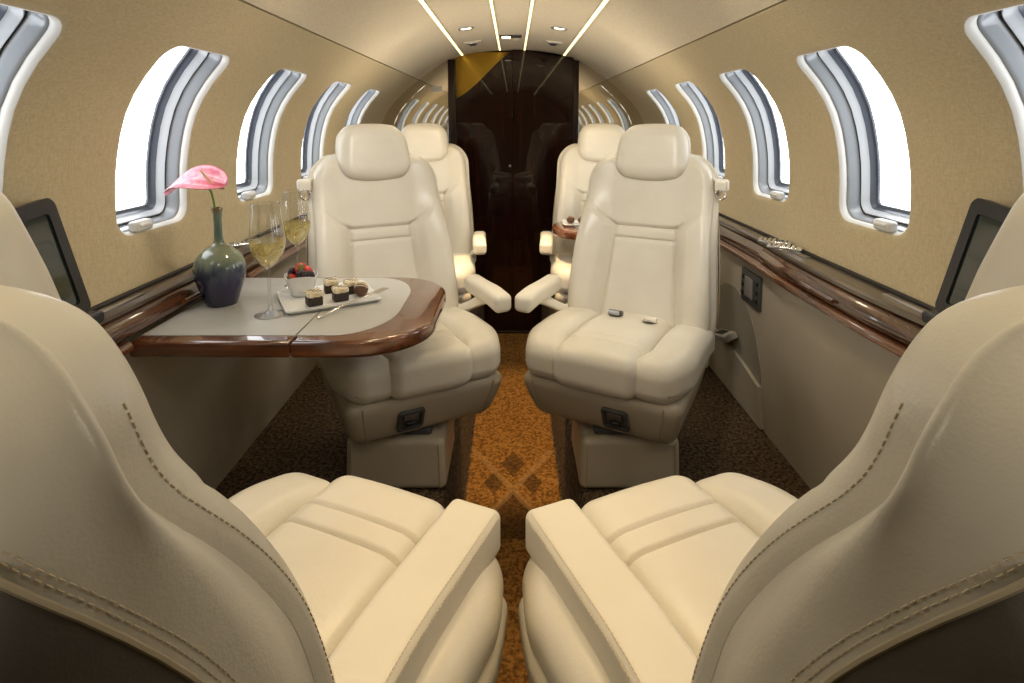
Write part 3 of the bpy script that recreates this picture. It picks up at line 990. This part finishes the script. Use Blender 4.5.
root = empty('handset', (XW - .026, 2.09, .235)); tag(root, 'grey remote handset lying in the mouth of the right wall pocket', 'remote')
tl = Matrix.Rotation(R(-16), 4, 'X') @ Matrix.Rotation(R(-24), 4, 'Y')
mb = MB(); mb.box((0, 0, .010), (.050, .14, .026), .006, 3, xf=tl); mb.build('case', mat('handset grey', (.46, .43, .38), .4), root)
mb = MB(); mb.box((0, .005, .0235), (.030, .070, .002), .0008, 2, xf=tl); mb.build('display', M['black'], root)

# ------------------------------------------------------------------ monitors
def monitor(side):
    root = empty('monitor', (side * .815, 1.045, .664), 0)
    tag(root, 'black flat monitor standing on the %s ledge behind a seat headrest' % ('left' if side < 0 else 'right'), 'monitor', 'black monitors on the side ledges')
    mb = MB(); mb.box((0, -.02, .012), (.05, .10, .024), .008, 3); mb.build('foot', M['black'], root)
    ang = side * R(-4)
    W_, H_ = .34, .228
    rot = Matrix.Rotation(ang, 4, 'Z') @ Matrix.Rotation(side * R(10), 4, 'Y')
    T = Matrix.Translation((0, .02, .026)) @ rot @ Matrix.Rotation(R(6), 4, 'X')
    mb = MB()
    out = roundrect(W_ / 2, H_ / 2, .016, 5, 1); 
    def rg(pts, d): return [(side * d, y - W_ / 2, z + H_ / 2) for y, z in pts]
    i1 = roundrect(W_ / 2 - .026, H_ / 2 - .026, .006, 5, 1)
    mb.loft([rg(out, .010), rg(out, -.006), rg(roundrect(W_ / 2 - .003, H_ / 2 - .003, .014, 5, 1), -.009), rg(i1, -.009), rg(i1, -.004)])
    mb.v = [tuple(T @ Vector(p)) for p in mb.v]
    b = mb.build('bezel', M['black'], root)
    mb = MB(); mb.loft([rg(i1, -.0045), rg(i1, -.0055)]); mb.v = [tuple(T @ Vector(p)) for p in mb.v]
    mb.build('screen', M['screen'], root)
for s in (-1, 1): monitor(s)

# ------------------------------------------------------------------ folding tables
TZ = .585
def table(mir, y0, y1, lab, xr=-.185):
    root = empty('folding_table', ((-.79 if not mir else .79), (y0 + y1) / 2, TZ)); tag(root, lab, 'table', 'walnut folding tables')
    o_ = Vector(root.location); cx = .79
    ym = (y0 + y1) / 2; hd = (y1 - y0) / 2
    xl, xs = (-.817 if not mir else -.797), -.475
    def edge_x(v, ins=0):   # right end, v in -1..1
        return 0
    def lx(p): return (p[0] + cx, p[1] - ym)
    # inboard leaf outline
    def leaf_in(ins, rr=.165):
        rr = min(rr, hd - .004) if not mir else hd - .004
        r = rr - ins
        pts = [(xs + .0015, y0 + ins), ]
        c1 = (xr - rr, y0 + rr); c2 = (xr - rr, y1 - rr)
        for a in np.linspace(-90, 0, 14): pts.append((c1[0] + r * math.cos(R(a)) * 1.0, c1[1] + r * math.sin(R(a))))
        for a in np.linspace(0, 90, 14): pts.append((c2[0] + r * math.cos(R(a)), c2[1] + r * math.sin(R(a))))
        pts.append((xs + .0015, y1 - ins)); return [lx(p) for p in pts]
    def leaf_out(ins):
        return [lx(p) for p in ((xl, y0 + ins), (xs - .0015, y0 + ins), (xs - .0015, y1 - ins), (xl, y1 - ins))]
    mb = MB(); mb.prism(leaf_in(0), -.038, 0, bev=.010)
    a = mb.build('inner_leaf', M['wood_table'], root, mirror=mir, sharp=50)
    def inl():
        r = .12; ry = .17 if not mir else hd - .045; pts = [(xs + .002, y0 + .035)]
        for q in np.linspace(-90, 0, 14): pts.append((xr - .095 - r + r * math.cos(R(q)), y0 + .035 + ry + ry * math.sin(R(q))))
        for q in np.linspace(0, 90, 14): pts.append((xr - .095 - r + r * math.cos(R(q)), y1 - .018 - ry + ry * math.sin(R(q))))
        pts.append((xs + .002, y1 - .018)); return [lx(p) for p in pts]
    mb = MB(); mb.prism(inl(), -.004, .0012); mb.build('leather_inlay', M['inlay'], a, mirror=mir)
    mb = MB(); mb.prism(leaf_out(0), -.038, 0, bev=.010); b = mb.build('outer_leaf', M['wood_table'], root, mirror=mir, sharp=50)
    mb = MB(); mb.prism([lx(p) for p in ((xl + .004, y0 + .035), (xs - .002, y0 + .035), (xs - .002, y1 - .018), (xl + .004, y1 - .018))], -.004, .0012); mb.build('leather_inlay', M['inlay'], b, mirror=mir)
    mb = MB()
    for y in (y0 + .07, y1 - .07): mb.box((*lx((xs, y)), -.046), (.05, .03, .018), .004)
    mb.build('hinge', M['black'], root, mirror=mir)
    mb = MB(); mb.box((*lx((-.71, ym)), -.055), (.17, .05, .035), .006); mb.build('bracket', M['darkgrey'], root, mirror=mir)
table(False, 1.17, 1.685, 'walnut folding table with leather inlay in front of the left window, set with wine')
table(True, 2.36, 2.715, 'walnut folding table at the right back row seat, carrying a plate', xr=-.178)

# ------------------------------------------------------------------ things on the table
TT = TZ + .0012
# vase
root = empty('vase', (-.748, 1.425, TT)); tag(root, 'round narrow-necked ceramic vase with green to dark blue glaze on the table', 'vase')
VP = [(0, 0), (.036, 0), (.041, .004), (.050, .030), (.061, .060), (.0665, .085), (.065, .105), (.055, .126), (.036, .144), (.020, .153), (.0125, .163), (.0105, .185), (.0105, .215), (.012, .235), (.0145, .247), (.0135, .249), (.0105, .246), (.0085, .22), (.0085, .16), (0, .158)]
vz = Spl([i for i in range(len(VP))], [p[1] for p in VP]); vr = Spl([i for i in range(len(VP))], [p[0] for p in VP])
mb = MB(); mb.lathe([(max(0, vr(t)) * .93, vz(t)) for t in np.linspace(1, len(VP) - 2, 90)] , 48); mb.add([(.036 * math.cos(a), .036 * math.sin(a), 0) for a in np.linspace(0, 2 * math.pi, 33)[:-1]], [tuple(range(32))])
m = mat('blue green glaze', (.1, .1, .2), .16, coat=.6)
tc = N(m, 'ShaderNodeTexCoord'); sp = N(m, 'ShaderNodeSeparateXYZ'); L(m, tc, 'Object', sp, 'Vector')
mp_ = N(m, 'ShaderNodeMapping'); mp_.inputs['Scale'].default_value = (1, 1, .25); L(m, tc, 'Object', mp_, 'Vector')
nz = N(m, 'ShaderNodeTexNoise'); nz.inputs['Scale'].default_value = 60; nz.inputs['Detail'].default_value = 4; L(m, mp_, 'Vector', nz, 'Vector')
ma = N(m, 'ShaderNodeMath', operation='MULTIPLY_ADD'); ma.inputs[1].default_value = .07; L(m, nz, 'Fac', ma, 0); L(m, sp, 'Z', ma, 2)
mr = N(m, 'ShaderNodeMapRange'); mr.inputs['From Min'].default_value = .02; mr.inputs['From Max'].default_value = .285; L(m, ma, 'Value', mr, 'Value')
cr = N(m, 'ShaderNodeValToRGB'); els = cr.color_ramp.elements
els[0].position = 0; els[0].color = (.018, .018, .05, 1); els[1].position = 1; els[1].color = (.22, .13, .06, 1)
for p, c in ((.28, (.022, .022, .075)), (.40, (.05, .07, .12)), (.52, (.20, .25, .18)), (.62, (.23, .26, .16)), (.72, (.09, .16, .15)), (.93, (.16, .22, .18))):
    e = els.new(p); e.color = (*c, 1)
L(m, mr, 'Result', cr, 'Fac'); L(m, cr, 'Color', bsdf(m), 'Base Color')
mb.build('vase_body', m, root, sharp=60)
# anthurium
root = empty('anthurium', (-.752, 1.425, TT + .165)); tag(root, 'pink anthurium flower on a green stem in the glazed vase', 'flower')
mb = MB(); stem = [(0, 0, 0), (.001, -.001, .06), (-.002, -.002, .10), (-.006, -.004, .125), (-.012, -.008, .136)]
mb.tube(stem, .0028, 8); mb.build('stem', mat('green stem', (.16, .30, .05), .45), root)
mpk = mat('pink spathe', (.85, .22, .30), .25, coat=.5)
mp, nz, cr = noise_col(mpk, (.80, .16, .26), (.92, .40, .46), 60, 3)
mb = MB(); rows = []
NU, NV = 26, 19
for i in range(NU + 1):
    u = i / NU; row = []
    half = .052 * (math.sin(math.pi * min(1, u ** .62)) ** .8 if 0 < u < 1 else 0) * (1 if u < .5 else 1) + .0006
    for j in range(NV + 1):
        v = j / NV * 2 - 1
        X = -.172 * u + .045 - (.0 if u > .2 else -.012 * (1 - u / .2) * (abs(v)) )
        Yy = half * v
        Z = .018 * math.sin(u * math.pi) - .004 * u + .016 * v * v * (half / .05) - .010 * math.exp(-((v) / .18) ** 2) - .014 * (u > .6) * (u - .6) * 2
        Z += .003 * math.sin(v * 9) * (half / .05)
        row.append((X, Yy, Z))
    rows.append(row)
mb.loft(rows, closed=False)
rt = Matrix.Translation((-.014, -.010, .139)) @ Matrix.Rotation(R(-8), 4, 'Z') @ Matrix.Rotation(R(26), 4, 'X') @ Matrix.Rotation(R(-3), 4, 'Y')
mb.v = [tuple(rt @ Vector(p)) for p in mb.v]
sp_ = mb.build('spathe', mpk, root, sharp=0)
md = sp_.modifiers.new('thick', 'SOLIDIFY'); md.thickness = .0012
mb = MB(); p0 = rt @ Vector((.02, 0, .006)); p1 = rt @ Vector((.006, -.004, .05))
mb.tube([p0.lerp(p1, t) for t in np.linspace(0, 1, 8)], [.0035, .004, .004, .0038, .0035, .003, .0025, .0012], 10); mb.build('spadix', mat('pale spadix', (.85, .62, .45), .5), root)

# wine glasses
def make_glass():
    root = empty('wine_glass')
    mb = MB()
    outer = [(.0, .0), (.036, .0), (.0365, .0015), (.030, .004), (.012, .008), (.0055, .016), (.0038, .035), (.0036, .08), (.0042, .108), (.008, .119), (.020, .130), (.032, .147), (.0395, .170), (.0405, .190), (.037, .220), (.0335, .250), (.0325, .272)]
    stem = [p for p in outer if p[1] <= .1085] + [(.006, .1145), (0, .1165)]
    bowl = [(.0, .1185), (.008, .1195)] + [p for p in outer if p[1] >= .130]
    bw_ = Spl([p[1] for p in bowl[1:]], [p[0] for p in bowl[1:]])
    mb.lathe([(r, z + .0006) for r, z in stem], 40); g = mb.build('stem', M['glass'], root, sharp=60)
    mb = MB(); mb.lathe([(0, .1185)] + [(bw_(z), z) for z in np.linspace(.1195, .272, 40)], 48); g = mb.build('glass_body', M['glass'], root, sharp=0)
    mb = MB(); mb.tube([(.0325 * math.cos(a), .0325 * math.sin(a), .272) for a in np.linspace(0, 2 * math.pi, 49)[:-1]], .0006, 6, closed=True); mb.build('rim', M['glass'], g)
    mb = MB()
    mb.lathe([(0, .1195)] + [(max(bw_(z) - .0008, .0005), z + .0006) for z in np.linspace(.1195, .183, 24)] + [(0, .1836)], 48); mb.build('wine', M['wine'], root, sharp=50)
    return root
g1 = make_glass(); g2 = copy_tree(g1)
g1.location = (-.585, 1.335, TT); tag(g1, 'tall glass of white wine standing in front, nearest the table edge', 'wine glass', 'glasses of white wine')
g2.location = (-.612, 1.585, TT); tag(g2, 'tall glass of white wine standing behind the berry bowl', 'wine glass', 'glasses of white wine')

# plate, bowl, sweets
china = mat('white porcelain', (.82, .82, .80), .15, coat=.3)
def plate(name, c, hw, hh, rz, lab):
    root = empty(name, c, rz); tag(root, lab, 'plate', 'white rectangular plates')
    mb = MB()
    rr = [(hw - .02, hh - .02, 0), (hw - .008, hh - .008, .001), (hw, hh, .010), (hw - .001, hh - .001, .012), (hw - .004, hh - .004, .0115), (hw - .012, hh - .012, .0055), (hw - .03, hh - .03, .005)]
    mb.loft([[(x, y, z) for x, y in roundrect(a, b, .012, 5, 1)] for a, b, z in rr])
    mb.build('dish', china, root, sharp=50)
    return root
PC = Vector((-.487, 1.462, TT)); PR = R(29)
plate('plate', PC, .118, .098, PR, 'white square plate of brownies on the front folding table')
def onp(x, y, z=.0053):
    v = Matrix.Rotation(PR, 3, 'Z') @ Vector((x, y, 0)); return (PC.x + v.x, PC.y + v.y, PC.z + z)
bp = onp(-.062, .052)
root = empty('bowl', (-.563, 1.482, TT + .0053), 0); tag(root, 'small white porcelain bowl holding berries on the square plate', 'bowl')
mb = MB()
def sq(a, z): return 1
def ringsq(r, z, e, flare_=0): 
    out = []
    for a in np.linspace(0, 2 * math.pi, 41)[:-1]:
        c, s = math.cos(a), math.sin(a)
        out.append((r * math.copysign(abs(c) ** e, c), r * math.copysign(abs(s) ** e, s), z + flare_ * abs(math.cos(2 * a + math.pi)) ))
    return out
mb.loft([ringsq(.024, 0, .8), ringsq(.027, .003, .8), ringsq(.033, .02, .72), ringsq(.040, .045, .62, .003), ringsq(.042, .053, .6, .005), ringsq(.0395, .053, .6, .005), ringsq(.037, .044, .62, .003), ringsq(.030, .02, .72), ringsq(.022, .006, .8)])
mb.v = [tuple(Matrix.Rotation(R(20), 3, 'Z') @ Vector(p)) for p in mb.v]
mb.build('bowl_body', china, root, sharp=60)
straw = mat('strawberry red', (.55, .02, .02), .25, coat=.4)
n_ = noise_col(straw, (.45, .012, .015), (.66, .04, .03), 60)
vv = N(straw, 'ShaderNodeTexVoronoi'); vv.inputs['Scale'].default_value = 260; L(straw, n_[0], 'Vector', vv, 'Vector'); bump(straw, vv, 'Distance', .5, .002)
blk = mat('blackberry', (.02, .006, .012), .25, coat=.5)
green = mat('strawberry leaf', (.10, .22, .03), .6)
bx, by, bz = -.563, 1.482, TT + .0053
def strawberry(dx, dy, dz, rx, rz, sc, lab):
    root = empty('strawberry', (bx + dx, by + dy, bz + dz), rz); tag(root, lab, 'strawberry', 'strawberries in the bowl')
    mb = MB(); mb.lathe([(0, -.016), (.005, -.0145), (.010, -.007), (.0135, .003), (.0125, .010), (.007, .0135), (0, .014)], 24)
    Rm = Matrix.Rotation(rx, 3, 'X'); mb.v = [tuple(Rm @ (Vector(p) * sc)) for p in mb.v]
    mb.build('fruit', straw, root)
    mb = MB()
    for k in range(6):
        a = k * math.pi / 3; c, s = math.cos(a), math.sin(a)
        mb.add([(0, 0, .0142), (.006 * c - .003 * s, .006 * s + .003 * c, .0150), (.012 * c, .012 * s, .012), (.006 * c + .003 * s, .006 * s - .003 * c, .0150)], [(0, 1, 2, 3)])
    mb.v = [tuple(Rm @ (Vector(p) * sc)) for p in mb.v]; mb.build('calyx', green, root)
def blackberry(dx, dy, dz, sc, lab):
    root = empty('blackberry', (bx + dx, by + dy, bz + dz)); tag(root, lab, 'blackberry', 'blackberries in the bowl')
    mb = MB()
    for k in range(46):
        t = 1 - 2 * (k + .5) / 46; a = k * 2.39996
        r = math.sqrt(1 - t * t)
        p = Vector((r * math.cos(a) * .0105, r * math.sin(a) * .0105, t * .0125)) * sc
        vs, fs = rbox((.007 * sc,) * 3, .0035 * sc, 2, 0)
        mb.add([tuple(Vector(v) + p) for v in vs], fs)
    mb.build('fruit', blk, root)
strawberry(-.004, .008, .068, R(70), R(30), 1.25, 'largest strawberry on top of the berry bowl')
strawberry(.016, .004, .062, R(-60), R(100), 1.05, 'strawberry at the right of the heap in the berry bowl')
strawberry(-.016, -.020, .050, R(80), R(-20), .95, 'strawberry at the front rim of the berry bowl')
blackberry(-.024, .006, .056, 1.1, 'blackberry at the left of the heap in the berry bowl')
blackberry(.008, -.018, .055, 1.15, 'blackberry in front of the heap in the berry bowl')
blackberry(.026, -.012, .054, 1.0, 'blackberry at the right rim of the berry bowl')
choc = mat('dark brownie', (.018, .010, .006), .6); noise_col(choc, (.010, .006, .004), (.04, .022, .013), 200)
icing = mat('cream topping', (.72, .62, .42), .5); noise_col(icing, (.62, .48, .27), (.82, .74, .56), 90)
def make_brownie():
    root = empty('brownie')
    mb = MB(); mb.box((0, 0, .011), (.036, .036, .022), .003, 2, (3, 3, 1)); mb.v = [(x + random.uniform(-.0005, .0005), y + random.uniform(-.0005, .0005), z) for x, y, z in mb.v]; mb.build('cake', choc, root)
    mb = MB(); mb.box((0, 0, .0285), (.038, .038, .015), .006, 3, (6, 6, 2))
    mb.v = [(x, y, z + .0015 * math.sin(x * 400 + y * 270)) for x, y, z in mb.v]; t = mb.build('topping', icing, root)
    mb = MB()
    for k in range(4):
        mb.tube([(-.017 + t * .034, -.012 + k * .008 + .003 * math.sin(t * 5 + k), .0362 + .0015 * math.sin((-.017 + t * .034) * 400 + (-.012 + k * .008) * 270)) for t in np.linspace(.06, .94, 10)], .0008, 5)
    mb.build('drizzle', M['wood'], t)
    return root
b0 = make_brownie()
for i, (x, y, rz, lab) in enumerate(((-.502, 1.400, 34, 'cream-topped brownie nearest the front wine glass'), (-.447, 1.437, 30, 'cream-topped brownie in front beside the truffle'),
                                     (-.493, 1.507, 24, 'cream-topped brownie behind, beside the bowl'), (-.436, 1.500, 28, 'cream-topped brownie behind the truffle on the plate'))):
    o = b0 if i == 0 else copy_tree(b0)
    o.location = (x, y, TT + .0055); o.rotation_euler = (0, 0, R(rz)); tag(o, lab, 'brownie', 'brownies on the square plate')
def make_truffle():
    root = empty('truffle')
    mb = MB(); mb.lathe([(0, 0), (.010, .001), (.0165, .008), (.019, .018), (.017, .028), (.010, .035), (0, .037)], 24); mb.build('ball', mat('milk chocolate', (.10, .040, .018), .35), root)
    mb = MB()
    for k in range(5):
        a = R(-50 + k * 25); pts = []
        for t in np.linspace(-1.1, 1.1, 12):
            d = Vector((math.sin(t), math.sin(a) * math.cos(t) * .8, math.cos(a) * math.cos(t))).normalized()
            pts.append(Vector((0, 0, .0182)) + Vector((d.x * .0188, d.y * .0188, d.z * .0188)))
        mb.tube(pts, .0013, 5)
    mb.build('drizzle', icing, root)
    return root
t0 = make_truffle(); t0.location = (-.402, 1.472, TT + .0055); tag(t0, 'chocolate truffle with cream drizzle on the plate of brownies', 'truffle', 'chocolate truffles')
# fork leaning on the plate rim
root = empty('fork', (-.463, 1.305, TT)); tag(root, 'silver fork resting against the right rim of the square plate', 'fork')
F0, F1 = Vector((0, 0, .004)), Vector((.125, .185, .020))
mb = MB()
d = (F1 - F0); dn = d.normalized(); sd = Vector((dn.y, -dn.x, 0)).normalized(); upv = sd.cross(dn)
rings = []
for t, w, h in ((0, .002, .001), (.03, .0042, .0014), (.25, .0034, .0015), (.55, .0026, .0016), (.68, .004, .0018), (.74, .010, .0013), (.80, .0115, .0012)):
    p = F0 + d * t + upv * (.004 * math.sin(math.pi * t))
    rings.append([p + sd * (w * math.cos(a)) + upv * (h * math.sin(a)) for a in np.linspace(0, 2 * math.pi, 13)[:-1]])
mb.loft(rings); mb.build('handle', M['chrome'], root)
mb = MB()
for k in range(4):
    o4 = (-.0085 + k * .0057)
    mb.tube([F0 + d * t + sd * o4 + upv * (.0015 + .004 * ((t - .8) * 5) * (1 - (t - .8) * 4)) for t in (.79, .86, .93, 1.0)], [.0016, .0015, .0013, .0007], 6)
mb.build('tine', M['chrome'], root)

# back row plate with two truffles
plate('plate', (.310, 2.555, TT), .085, .06, R(0), 'white plate of truffles on the back row table')
for x, y, lab in ((.262, 2.56, 'chocolate truffle on the back row plate, nearer the aisle'), (.312, 2.55, 'chocolate truffle on the back row plate, nearer the seat back')):
    o = copy_tree(t0); o.location = (x, y, TT + .0055); tag(o, lab, 'truffle', 'chocolate truffles')

# ------------------------------------------------------------------ light
w = bpy.data.worlds.new('bright overcast sky'); scene.world = w; w.use_nodes = True
w.node_tree.nodes['Background'].inputs[0].default_value = (.93, .97, 1, 1)
w.node_tree.nodes['Background'].inputs[1].default_value = 5.0
def area(name, loc, sx, sy, rot, energy, col, portal=False):
    l = bpy.data.lights.new(name, 'AREA'); l.shape = 'RECTANGLE'; l.size = sx; l.size_y = sy; l.energy = energy; l.color = col
    o = bpy.data.objects.new(name, l); COL.objects.link(o); o.location = loc; o.rotation_euler = rot
    if portal: l.cycles.is_portal = True
    return o
for k in range(len(WY)):
    for s in (-1, 1):
        p = Vector(P(WY[k], WSC, .10, s)); q = Vector(P(WY[k], WSC, 0, s))
        o = area('sky_portal', p, .26, .46, (0, 0, 0), 1, (1, 1, 1), True)
        o.rotation_euler = (q - p).to_track_quat('-Z', 'Y').to_euler()
def spot(loc, tgt, e, ang, col=(1, .78, .48), blend=.5, size=.03):
    l = bpy.data.lights.new('spot_and_fill', 'SPOT'); l.energy = e; l.spot_size = R(ang); l.spot_blend = blend; l.color = col; l.shadow_soft_size = size
    o = bpy.data.objects.new('spot_and_fill', l); COL.objects.link(o); o.location = loc
    o.rotation_euler = (Vector(tgt) - Vector(loc)).to_track_quat('-Z', 'Y').to_euler(); return o
for s in (-1, 1):
    spot((s * .222, .95, 1.47), (s * .17, .80, .40), 12, 58, (1, .73, .40))                 # pools on the near cushions
    spot((s * .222, 1.10, 1.47), (s * .40, 1.95, .72), 17, 62, (1, 1, .99), .8)   # added fill to brighten the facing backrests
    spot((s * .222, 1.75, 1.47), (s * .20, 1.52, .40), 6, 56)
    spot((s * .222, 2.10, 1.47), (s * .44, 2.9, .72), 5, 66, (1, .88, .72), .8)
    spot((s * .222, 2.80, 1.47), (s * .25, 2.45, .40), 2.2, 64)
    spot((s * .46, 2.32, .62), (s * .10, 2.75, 1.5), 9, 130, (1, .88, .70), 1.0, .05)   # added fill hidden behind the facing seats, washing the ceiling
    spot((s * .30, -.25, .62), (s * .55, .75, 1.5), 9, 60, (1, .90, .74), 1.0, .05)      # added upward fill, out of view behind the near seats
    for y in (.3, 1.4, 2.5): spot((s * .30, y, 1.44), (s * .55, y, .6), 5, 150, (1, .86, .64), 1.0, .05)  # wide added fill standing in for the light of the strips
spot((0, 2.2, 1.48), (0, 2.5, AD), 85, 40, (1, .70, .36))
spot((0, 1.2, 1.48), (0, 1.25, AD), 7, 34)

# ------------------------------------------------------------------ camera
cd = bpy.data.cameras.new('camera'); cam = bpy.data.objects.new('camera', cd); COL.objects.link(cam)
F, TH = 570.0, R(6)
cd.sensor_width = 36; cd.lens = F / 1024 * 36
cam.location = (0, 0, 1.05); cam.rotation_euler = (R(90) - TH, 0, 0)
cd.shift_x = -1 / 1024
py = 122 + F * math.tan(TH)
cd.shift_y = -(341.5 - py) / 1024
cd.clip_start = .02
scene.camera = cam
scene.cycles.transparent_max_bounces = 24
scene.view_settings.view_transform = 'Standard'
scene.view_settings.look = 'None'
